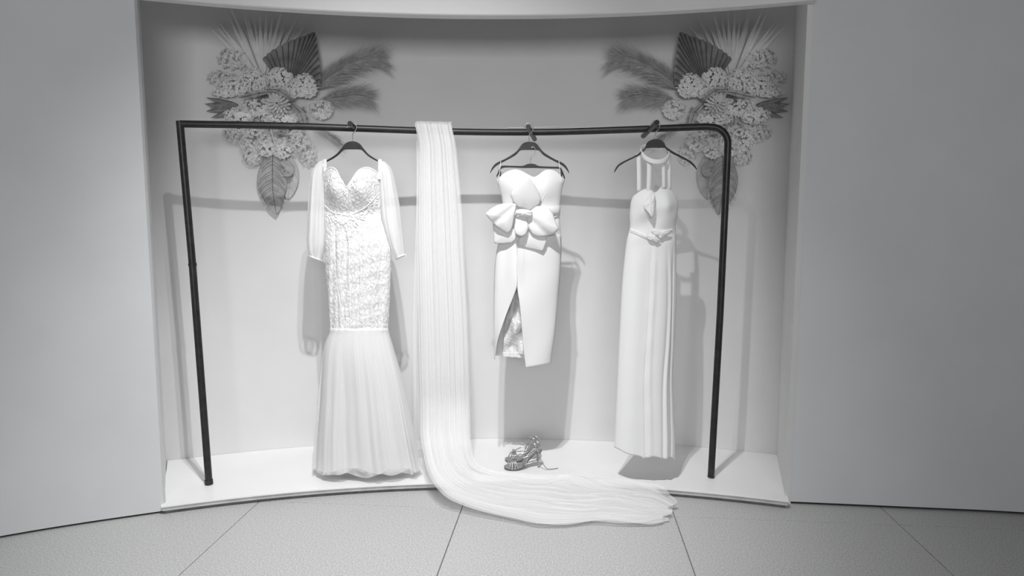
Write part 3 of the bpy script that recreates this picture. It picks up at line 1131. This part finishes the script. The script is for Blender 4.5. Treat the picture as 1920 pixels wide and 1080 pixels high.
def veil_layer(name, mat, spread, seed, dy, lift, amp, nu=70, back=False, trail=1.0):
    r = random.Random(seed)
    ph = [r.uniform(0, 6.28) for _ in range(10)]
    st = []                                   # stations: (left px, right px, plane)
    hang = [(240, 785, 850), (270, 784.5, 854), (310, 784, 858.5), (400, 783, 866), (500, 784, 871), (600, 786, 876), (700, 788, 879), (760, 789.5, 880.5)]
    bend = [((791, 808, .245), (882, 808, .255)), ((795.5, 842, .188), (884, 832, .218)), ((802, 872, .143), (888, 853, .176)), ((811, 895, .110), (897, 869, .140)), ((824, 916, .080), (914, 879, .110)),
            ((843, 934, .053), (941, 886, .084)), ((873, 949, .032), (977, 889, .066)), ((915, 962, .020), (1025, 892, .056))]
    ground = [((965, 975), (1075, 896)),
              ((1010, 983), (1120, 902)), ((1060, 984), (1165, 908)), ((1115, 977), (1203, 913)), ((1165, 979), (1236, 918)), ((1212, 981), (1258, 924)), ((1246, 976), (1266, 932))]
    left, right = [], []
    # short piece over the rail
    for a in (2.6, 2.0, 1.5, 1.0, .5):
        for L, px in ((left, 785), (right, 850)):
            x = (px - 960) / FOC * RVY
            L.append(Vector((x, rail_y(x) - (RR + .004 + dy) * math.cos(a), RZ + (RR + .004 + dy) * math.sin(a))))
    for y, a, b in hang[1:]:
        fwd = .02 + .05 * sm(240, 835, y) + dy
        mid = (a + b) / 2
        for L, px in ((left, mid + (a - mid) * spread), (right, mid + (b - mid) * spread)):
            L.append(aty(px, y, RVY - fwd))
    for (a, b) in bend:
        pa, pb = gnd(*a), gnd(*b)
        m_ = (pa + pb) / 2
        for L, p in ((left, m_ + (pa - m_) * spread), (right, m_ + (pb - m_) * spread)):
            L.append(Vector((p.x, p.y - dy, p.z)))
    for (a, b) in ground:
        pa, pb = gnd(a[0], a[1], .02), gnd(b[0], b[1], .035)
        m_ = (pa + pb) / 2
        for L, p in ((left, m_ + (pa - m_) * spread), (right, m_ + (pb - m_) * spread)):
            L.append(Vector((p.x, p.y, ground_z(p.x, p.y) + .015)))
    nh = 5 + len(hang) - 1 + len(bend)
    left = catmull(left, 6)
    right = catmull(right, 6)
    nv = len(left)
    vg = nh * 6 / nv                          # where the ground part starts
    V, uv = [], []
    for j in range(nv):
        v = j / nv
        kg = sm(vg - .26, vg + .0, v)
        for i in range(nu):
            s = i / (nu - 1)
            p = left[j].lerp(right[j], s)
            fold = amp * (math.sin(s * 21 + ph[0] + 1.2 * math.sin(v * 5 + ph[1])) + .6 * math.sin(s * 43 + ph[2] + .9 * math.sin(v * 7)) + .35 * math.sin(s * 88 + ph[3]))
            fold *= .25 + .75 * sm(0, .25, v)
            if kg < 1:
                p.y -= fold * (1 - kg)
            if kg > 0:
                lumps = .5 + .5 * math.sin(v * 31 + ph[4] + s * 4) * math.sin(v * 17 + s * 9 + ph[5])
                rip = (abs(fold) * 1.3 + .016 * lumps) * kg * (1 - .65 * sm(.85, 1, v)) * (.35 + 1.0 * math.sin(PI * min(max(s, 0.0), 1)) ** .5)
                kz = sm((nh - 2.5) * 6, (nh + 1.5) * 6, j)
                gz = ground_z(p.x, p.y)
                p.z = max(p.z * (1 - kz) + (gz + .004) * kz + rip * (.35 + .65 * kz) + lift * kg, gz + lift)
                if v > .8:
                    p.y += .022 * (v - .8) / .2 * math.sin(s * 5 + ph[6]) * math.sin(v * 40 + ph[7])
                    p.x += .016 * (v - .85) / .15 * math.sin(s * 13 + ph[8]) * (1 if v > .85 else 0)
            V.append(p)
            uv.append((s + .02 * math.sin(v * 9 + ph[9]), v * 3))
    return mesh(name, V, grid_faces(nu, nv), mat, veil, True, uv)


veil_layer('veil_layer', M['veil'], .80, 3, .004, .004, .0055)
veil_layer('veil_layer', M['veil'], .93, 9, .014, .010, .0060)
veil_layer('veil_layer', M['veil_back'], 1.02, 21, .024, .016, .0065)
# part that falls behind the rail
V, uv = [], []
for j in range(60):
    v = j / 59
    z = RZ + .016 - v * 1.56
    for i in range(50):
        s = i / 49
        w = .16 + .09 * sm(0, .8, v)
        x = RVX - w / 2 + w * s + .012 * v - .008
        V.append(Vector((x, rail_y(x) + .006 + .022 * sm(0, .05, v) + .03 * v + .006 * math.sin(s * 23 + 2 * math.sin(v * 4)) * sm(0, .2, v), z)))
        uv.append((s, v * 2))
mesh('veil_tail', V, grid_faces(50, 60), M['veil_back'], veil, True, uv)
# stray edge thread on the floor border of the train
edge = catmull([gnd(x, y, .006) for x, y in ((868, 949), (905, 958), (940, 968), (985, 980), (1012, 987), (1050, 984), (1090, 979), (1118, 972), (1135, 973), (1165, 982), (1205, 985), (1240, 980), (1256, 972))], 6)
tube('edge_thread', edge, .0011, M['ghostleaf'], veil, 5)

# ------------------------------------------------------------------ sandals
def make_sandal(loc, rot, label):
    """toe points to -x; length about 0.19 m"""
    root = thing('heeled_sandal', (0, 0, 0), label, 'shoe', 'pair of sandals on the plinth')
    prof = smooth_curve([(0, .006), (.02, .004), (.06, .004), (.085, .010), (.115, .040), (.15, .074), (.185, .084)])
    wid = smooth_curve([(0, .010), (.008, .022), (.03, .034), (.06, .036), (.09, .028), (.125, .021), (.155, .024), (.175, .022), (.186, .008)])

    def slab(name, z0, z1, k, mat, parent):
        V = []
        nx, nw = 34, 7
        xs = [.186 * (.5 - .5 * math.cos(PI * i / (nx - 1))) for i in range(nx)]
        for zz in (z1, z0):
            for x in xs:
                for q in range(nw):
                    s = -1 + 2 * q / (nw - 1)
                    V.append((x, s * wid(x) * k, prof(x) + zz + .002 * s * s))
        n = nx * nw
        Fc = [tuple(f) for f in grid_faces(nw, nx)] + [tuple(i + n for i in f[::-1]) for f in grid_faces(nw, nx)]
        for i in range(nx - 1):
            for e in (0, nw - 1):
                a = i * nw + e
                q = (a, a + nw, a + nw + n, a + n)
                Fc.append(q if e == 0 else q[::-1])
        for i in (0, nx - 1):
            for e in range(nw - 1):
                a = i * nw + e
                Fc.append((a, a + 1, a + 1 + n, a + n))
        o = mesh(name, V, Fc, mat, parent)
        return sharp(fix_normals(o), 40)
    so = slab('sole', -.003, .003, 1.0, M['sole'], root)
    slab('insole', .0032, .0055, .95, M['insole'], so)
    tube('heel', [(.172, 0, .080), (.174, 0, .055), (.173, 0, .025), (.172, 0, .004)], [.013, .0065, .0048, .0046], M['silver'], root, 10)
    tube('heel_tip', [(.172, 0, .0055), (.172, 0, 0.0)], .0052, M['sole'], root, 10)
    # toe straps fan out from a knot over the foot
    knot = Vector((.045, 0, .052))
    for x, s in ((.018, 1), (.034, 1), (.052, 1), (.066, 1), (.018, -1), (.034, -1), (.052, -1), (.066, -1)):
        a = Vector((x, s * wid(x), prof(x) + .004))
        mid = a.lerp(knot, .5) + Vector((0, s * .009, .006))
        tube('toe_strap', catmull([a, mid, knot], 5), .0027, M['silver'], root, 8, flat=(1.2, .7))
    tube('strap_knot', catmull([(.045, -.011, .050), (.045, 0, .057), (.045, .011, .050)], 4), .0072, M['silver'], root, 8)
    # side straps from the knot to the ankle and the heel quarter
    for s in (-1, 1):
        tube('side_strap', catmull([knot, Vector((.08, s * .026, .060)), Vector((.12, s * .027, .072)), Vector((.155, s * .024, .100))], 5), .0026, M['silver'], root, 8)
        tube('side_strap', catmull([(.100, s * wid(.1), prof(.1)), (.118, s * .027, .075), (.140, s * .026, .110)], 5), .0034, M['silver'], root, 8)
        tube('side_strap', catmull([(.165, s * wid(.165), prof(.165) + .003), (.160, s * .026, .100), (.146, s * .025, .124)], 5), .0030, M['silver'], root, 8)
    ring = [Vector((.158 + .024 * math.cos(a), .026 * math.sin(a), .122 - .010 * math.cos(a))) for a in np.linspace(0, 2 * PI, 29)]
    an = tube('ankle_strap', ring, .0034, M['silver'], root, 8, flat=(1.3, .7))
    b = Bag()
    for k in range(5):
        p = ring[8 + k * 3] + Vector((0, 0, .001))
        b.tube([p + Vector((0, -.003, 0)), p + Vector((0, .003, 0))], .0030, 6)
    b.build('stones', M['gem'], an)
    hc = [Vector((.183 - .004 * math.cos(a) * 0, .018 * math.sin(a), .100 + .012 * math.cos(a))) for a in np.linspace(-1.4, 1.4, 12)]
    tube('heel_strap', [Vector((.170 + .014 * math.cos(t), .022 * math.sin(t), .110)) for t in np.linspace(-1.6, 1.6, 14)], .004, M['silver'], root, 8, flat=(1.5, .6))
    tail = catmull([(.150, .028, .120), (.165, .040, .070), (.185, .050, .020), (.205, .045, .004), (.235, .035, .003)], 5)
    root['tail'] = 0
    return root, tail


def place(root, loc, rz, s=1.0):
    root.location = loc
    root.rotation_euler = (0, 0, rz)
    root.scale = (s, s, s)


sa, tl = make_sandal(None, 0, 'silver strappy high-heeled sandal nearest the plinth edge')
place(sa, gnd(945.5, 879, PZ), math.radians(7), .98)
sb, tl2 = make_sandal(None, 0, 'silver strappy high-heeled sandal half hidden behind its mate')
place(sb, gnd(947, 864, PZ), math.radians(3), .94)
for s_ in (sa, sb):
    del s_['tail']
st_ = tube('buckle_strap', catmull([(.148, -.026, .118), (.176, -.040, .055), (.200, -.045, .012), (.225, -.040, .003), (.262, -.034, .003)], 6), .0022, M['silver'], None, 6)
st_.parent = sa

# ------------------------------------------------------------------ floral arrangements
def flora(mir, label):
    """wall spray; pixel coordinates are those of the left one, mirrored for the right"""
    cxp = 530 if not mir else 1336
    sgn = -1 if mir else 1
    x0 = (cxp - 960) / FOC * 3.4
    Yw = back_y(x0)
    x0 = (cxp - 960) / FOC * Yw
    slope = (back_y(x0 + .05) - back_y(x0 - .05)) / .1
    k = Yw / FOC * 1.0
    base = aty(cxp, 205, Yw)
    root = thing('floral_arrangement', base, label, 'flowers', 'dried flower sprays on the niche wall')
    rn = random.Random(11)

    def W(px, py, d=0.03):
        """point: left-version pixel offset, distance d off the wall"""
        x = base.x + sgn * (px - 530) * k
        return Vector((x, back_y(x) - d, base.z - (py - 205) * k * 1.012))

    def faces(Fc):
        return [tuple(reversed(f)) for f in Fc] if mir else Fc

    # bleached spiky palm fan behind everything
    sp = Bag()
    for q in range(19):
        a = math.radians(-42 + 84 * q / 18 + rn.uniform(-2, 2))
        L = rn.uniform(105, 140)
        b0 = (502, 160)
        tip = (b0[0] + L * math.sin(a), b0[1] - L * math.cos(a))
        w = 3.6
        mid = (b0[0] + .55 * L * math.sin(a), b0[1] - .55 * L * math.cos(a))
        nx, ny = math.cos(a), math.sin(a)
        d = .012 + .006 * (q % 3)
        dt = .018 + .02 * rn.random()
        sp.add([W(*b0, d), W(mid[0] - nx * w, mid[1] - ny * w, dt), W(mid[0], mid[1], dt + .006), W(mid[0] + nx * w, mid[1] + ny * w, dt), W(*tip, dt + .01)],
               [(0, 1, 2), (0, 2, 3), (1, 4, 2), (2, 4, 3)])
    solid(sp.build('bleached_palm', M['spike'], root, False), .001)
    # pleated palm spear leaf
    org = (543, 178)
    rim = catmull([(507, 124, 0), (520, 111, 0), (540, 97, 0), (562, 86, 0), (580, 79, 0), (596, 73, 0), (599, 92, 0), (602, 115, 0), (604, 140, 0), (603, 165, 0)], 4)
    N = len(rim)
    V, Fc = [], []
    for j in range(7):
        t = .1 + .9 * j / 6
        for i, p in enumerate(rim):
            z = .045 + .03 * t + (.0065 if i % 2 else -.0065) * min(t * 1.4, 1)
            V.append(W(org[0] + (p.x - org[0]) * t, org[1] + (p.y - org[1]) * t, z))
    pl_ = mesh('palm_leaf', V, faces(grid_faces(N, 7)), M['palm'], root, False)
    solid(pl_, .0012)
    rb_ = Bag()
    for i in range(2, N, 2):
        p = rim[i]
        rb_.tube([W(org[0] + (p.x - org[0]) * t, org[1] + (p.y - org[1]) * t, .045 + .03 * t - .0035 * min(t * 1.4, 1)) for t in (.15, .6, .97)], .0016, 5)
    rb_.build('leaf_rib', M['vein'], pl_)

    # pampas plumes
    def plume(path, n, spread, droop, d0, d1):
        pts = catmull([(x, y, 0) for x, y in path], 8)
        Np = len(pts)
        P3 = [W(p.x, p.y, d0 + (d1 - d0) * i / Np) for i, p in enumerate(pts)]
        stem = tube('pampas_plume', P3, [.0022 - .0016 * i / Np for i in range(Np)], M['plume'], root, 5)
        b = Bag()
        for q in range(n):
            i = int(rn.uniform(.12, .98) * (Np - 2))
            a = pts[i]
            dr = (pts[i + 1] - pts[i]).normalized()
            prog = i / Np
            side = rn.choice((-1, 1))
            L = rn.uniform(.5, 1.0) * spread * (1.0 - .45 * abs(prog - .45))
            tx = a.x + dr.x * L * .95 - dr.y * side * L * rn.uniform(.05, .75)
            ty = a.y + dr.y * L * .95 + dr.x * side * L * rn.uniform(.05, .75) + droop * L * .15
            dd = d0 + (d1 - d0) * prog
            A = W(a.x, a.y, dd)
            Mi = W((a.x + tx) / 2, (a.y + ty) / 2 - 1.5, dd + rn.uniform(-.008, .02))
            T_ = W(tx, ty, max(dd + rn.uniform(-.015, .03), .004))
            wv = Vector((0, 0, .0007))
            b.add([A - wv, A + wv, Mi - wv * 1.2, Mi + wv * 1.2, T_], [(0, 1, 3, 2), (2, 3, 4)])
        hb = b.build('plume_hair', M['plume'], stem, False)
        hb['kind'] = 'stuff'
    plume([(585, 178), (612, 152), (645, 128), (678, 113), (705, 110)], 1100, 60, 1.0, .05, .05)
    plume([(590, 190), (622, 184), (655, 178), (682, 180)], 800, 50, 1.0, .05, .045)
    plume([(585, 165), (610, 138), (640, 120), (668, 108)], 260, 32, 1.0, .03, .03)
    plume([(570, 225), (598, 240), (620, 255), (636, 272)], 200, 26, 1.0, .035, .03)
    plume([(468, 200), (440, 205), (428, 208), (420, 207)], 260, 12, .3, .03, .02)

    # dark palm blades on the outer side
    for tip, w in (((411, 192), 5), ((408, 203), 6), ((410, 215), 6), ((417, 226), 5)):
        a, t = Vector((470, 206, 0)), Vector((*tip, 0))
        dr = (t - a).normalized()
        nn = Vector((-dr.y, dr.x, 0))
        V = []
        for q, ww in ((0, .3), (.35, 1), (.7, .8), (1, .05)):
            for s in (-1, 0, 1):
                p = a.lerp(t, q) + nn * (s * w * ww)
                V.append(W(p.x, p.y, .030 + (.005 if s == 0 else 0) + rn.uniform(0, .002)))
        solid(mesh('palm_blade', V, faces(grid_faces(3, 4)), M['palm_dark'], root), .001)

    # leaves (outline along a spine)
    def leaf(name, spine, width, d, mat, veins=0, vmat=None, curl=.008):
        pts = catmull([(x, y, 0) for x, y in spine], 6)
        Np = len(pts)
        V = []
        for i, p in enumerate(pts):
            t = i / (Np - 1)
            dr = (pts[min(i + 1, Np - 1)] - pts[max(i - 1, 0)]).normalized()
            nn = Vector((-dr.y, dr.x, 0))
            w = width * max(math.sin(PI * min(.04 + .96 * t, 1) ** .95), 0) ** .8
            for s in (-1, -.5, 0, .5, 1):
                q = p + nn * (s * w)
                V.append(W(q.x, q.y, d + curl * (abs(s) - .3) + .003 * math.sin(t * 14 + s * 2)))
        o = solid(mesh(name, V, faces(grid_faces(5, Np)), mat, root), .001)
        if veins:
            tube('midrib', [W(p.x, p.y, d + .002) for p in pts], [.0016 - .0009 * i / Np for i in range(Np)], vmat, o, 5)
            for q in range(1, veins):
                i = int(q / veins * (Np - 4)) + 1
                p = pts[i]
                t = i / (Np - 1)
                dr = (pts[min(i + 2, Np - 1)] - p).normalized()
                nn = Vector((-dr.y, dr.x, 0))
                w = width * max(math.sin(PI * min(.04 + .96 * t, 1) ** .95), 0) ** .8 * .92
                for s in (-1, 1):
                    e = p + nn * (s * w) + dr * (w * .95)
                    m_ = p + nn * (s * w * .55) + dr * (w * .36)
                    tube('vein', catmull([W(p.x, p.y, d + .003), W(m_.x, m_.y, d + curl * .2 + .003), W(e.x, e.y, d + curl * .7 + .003)], 3), .0006, vmat, o, 4)
        return o
    leaf('pale_leaf', [(530, 280), (537, 310), (538, 340), (534, 368)], 17, .012, M['ghostleaf'], 5, M['dryleaf'])
    leaf('dry_leaf', [(514, 272), (512, 310), (511, 340), (512, 365), (516, 395)], 25, .028, M['dryleaf'], 14, M['vein'])
    leaf('dry_leaf', [(528, 300), (540, 308), (541, 320), (530, 322)], 8, .045, M['dryleaf'])
    leaf('curled_leaf', [(522, 181), (505, 184), (488, 189), (470, 194)], 5, .105, M['dryleaf'], 3, M['vein'])
    leaf('curled_leaf', [(522, 178), (535, 178), (548, 186), (558, 196)], 5, .108, M['dryleaf'], 3, M['vein'])
    leaf('curled_leaf', [(555, 200), (566, 212), (572, 228), (575, 244)], 7, .080, M['dryleaf'], 3, M['vein'])
    # foliage base that hides the binding
    bs_ = Bag()
    for q in range(160):
        a = rn.uniform(0, 2 * PI)
        r = 46 * rn.random() ** .5
        x, y = 520 + r * 1.05 * math.cos(a), 212 + r * 1.1 * math.sin(a)
        a2 = rn.uniform(0, 2 * PI)
        L = rn.uniform(8, 15)
        d = rn.uniform(.012, .045)
        tx, ty = x + L * math.cos(a2), y + L * math.sin(a2)
        nx, ny = -math.sin(a2) * 2.6, math.cos(a2) * 2.6
        bs_.add([W(x, y, d), W((x + tx) / 2 + nx, (y + ty) / 2 + ny, d + .006), W(tx, ty, d + .004), W((x + tx) / 2 - nx, (y + ty) / 2 - ny, d + .006)], [(0, 1, 2, 3)])
    bs_.build('foliage', M['stem'], root, False)

    # clusters of florets
    def cluster(cx, cy, rx, ry, d, n, mat, size=4.2, name='hydrangea_head'):
        b = Bag()
        for q in range(n):
            th_ = rn.uniform(0, 2 * PI)
            ph_ = math.acos(rn.uniform(0.02, 1))
            jitter = rn.uniform(.82, 1.06)
            ox, oy, oz = math.sin(ph_) * math.cos(th_) * jitter, math.sin(ph_) * math.sin(th_) * jitter, math.cos(ph_) * jitter
            x, y = cx + rx * ox, cy + ry * oy
            dd = d + min(rx, ry) * k * .85 * oz
            c0 = W(x, y, dd)
            nrm = Vector((sgn * ox, -oz * .9 - .75, -oy)).normalized()
            t1 = nrm.cross(Vector((rn.uniform(-1, 1), rn.uniform(-1, 1), rn.uniform(-1, 1)))).normalized()
            t2 = nrm.cross(t1)
            s = size * k * rn.uniform(.75, 1.2)
            for pz in range(4):
                a = pz * PI / 2 + rn.uniform(-.2, .2)
                e = t1 * math.cos(a) + t2 * math.sin(a)
                f = t1 * -math.sin(a) + t2 * math.cos(a)
                lift = nrm * (s * rn.uniform(.1, .5))
                b.add([c0, c0 + e * s * .6 + f * s * .45 + lift * .4, c0 + e * s * 1.15 + lift, c0 + e * s * .6 - f * s * .45 + lift * .4], [(0, 1, 2, 3)])
        o = b.build(name, mat, root, False)
        return o
    pm, pd = M['petal'], M['petal_dim']
    cluster(455, 122, 26, 20, .012, 140, pd, 2.7, 'dried_sprig')
    cluster(436, 158, 26, 14, .012, 120, pd, 2.7, 'dried_sprig')
    cluster(488, 160, 24, 22, .030, 260, pm, 2.6)
    cluster(455, 170, 26, 15, .025, 220, pm, 2.6)
    cluster(437, 182, 20, 8, .030, 110, pm, 2.4)
    cluster(534, 156, 21, 19, .055, 220, pm, 3.0)
    cluster(576, 165, 20, 20, .055, 210, pm, 3.0)
    cluster(558, 172, 16, 14, .060, 120, pm, 3.0)
    cluster(600, 204, 20, 18, .045, 240, pm, 2.3)
    cluster(492, 205, 28, 15, .045, 240, pm, 2.6)
    cluster(528, 222, 32, 13, .045, 260, pm, 2.6)
    cluster(462, 220, 24, 14, .030, 200, pm, 2.6)
    cluster(455, 250, 22, 16, .018, 140, pd, 2.7, 'dried_sprig')
    cluster(483, 262, 24, 22, .030, 220, pm, 2.6)
    cluster(506, 272, 20, 18, .040, 200, pm, 3.0)
    cluster(531, 276, 16, 18, .040, 160, pm, 3.0)
    cluster(556, 262, 20, 18, .035, 200, pm, 2.6)
    cluster(478, 292, 16, 14, .015, 100, pd, 2.7, 'dried_sprig')
    cluster(572, 285, 16, 20, .012, 80, pd, 2.7, 'dried_sprig')
    tube('bare_stem', [W(518, 244, .085), W(524, 272, .085)], .003, M['spike'], root, 6)

    # central bloom: rings of narrow cupped petals
    bl = bpy.data.objects.new('central_bloom', None)
    b = Bag()
    for ring_, (r0, r1, n, d, wd) in enumerate(((3, 21, 16, .070, 2.3), (3, 17, 14, .084, 2.1), (2, 12.5, 11, .097, 1.9), (1, 7.5, 8, .107, 1.5))):
        for q in range(n):
            a = 2 * PI * (q + .5 * ring_) / n
            ca, sa_ = math.cos(a), math.sin(a)
            V = []
            for t, ww, up in ((0, .4, 0), (.45, .8, .003), (.8, 1.0, .010), (1, .45, .017)):
                r = r0 + (r1 - r0) * t
                for s in (-1, 0, 1):
                    x = 532 + ca * r - sa_ * s * wd * ww
                    y = 200 + sa_ * r + ca * s * wd * ww
                    V.append(W(x, y, d + up + (.004 if s else 0)))
            b.add(V, faces(grid_faces(3, 4)))
    o = b.build('chrysanthemum', M['mum'], root)
    cb = Bag()
    cb.tube([W(532, 200, .100), W(532, 200, .110)], .006, 8)
    cb.build('flower_centre', M['vein'], o)
    return root


flora(False, 'dried flower spray behind the left end of the rack, above the lace gown')
flora(True, 'mirrored dried flower spray at the right corner of the rack')
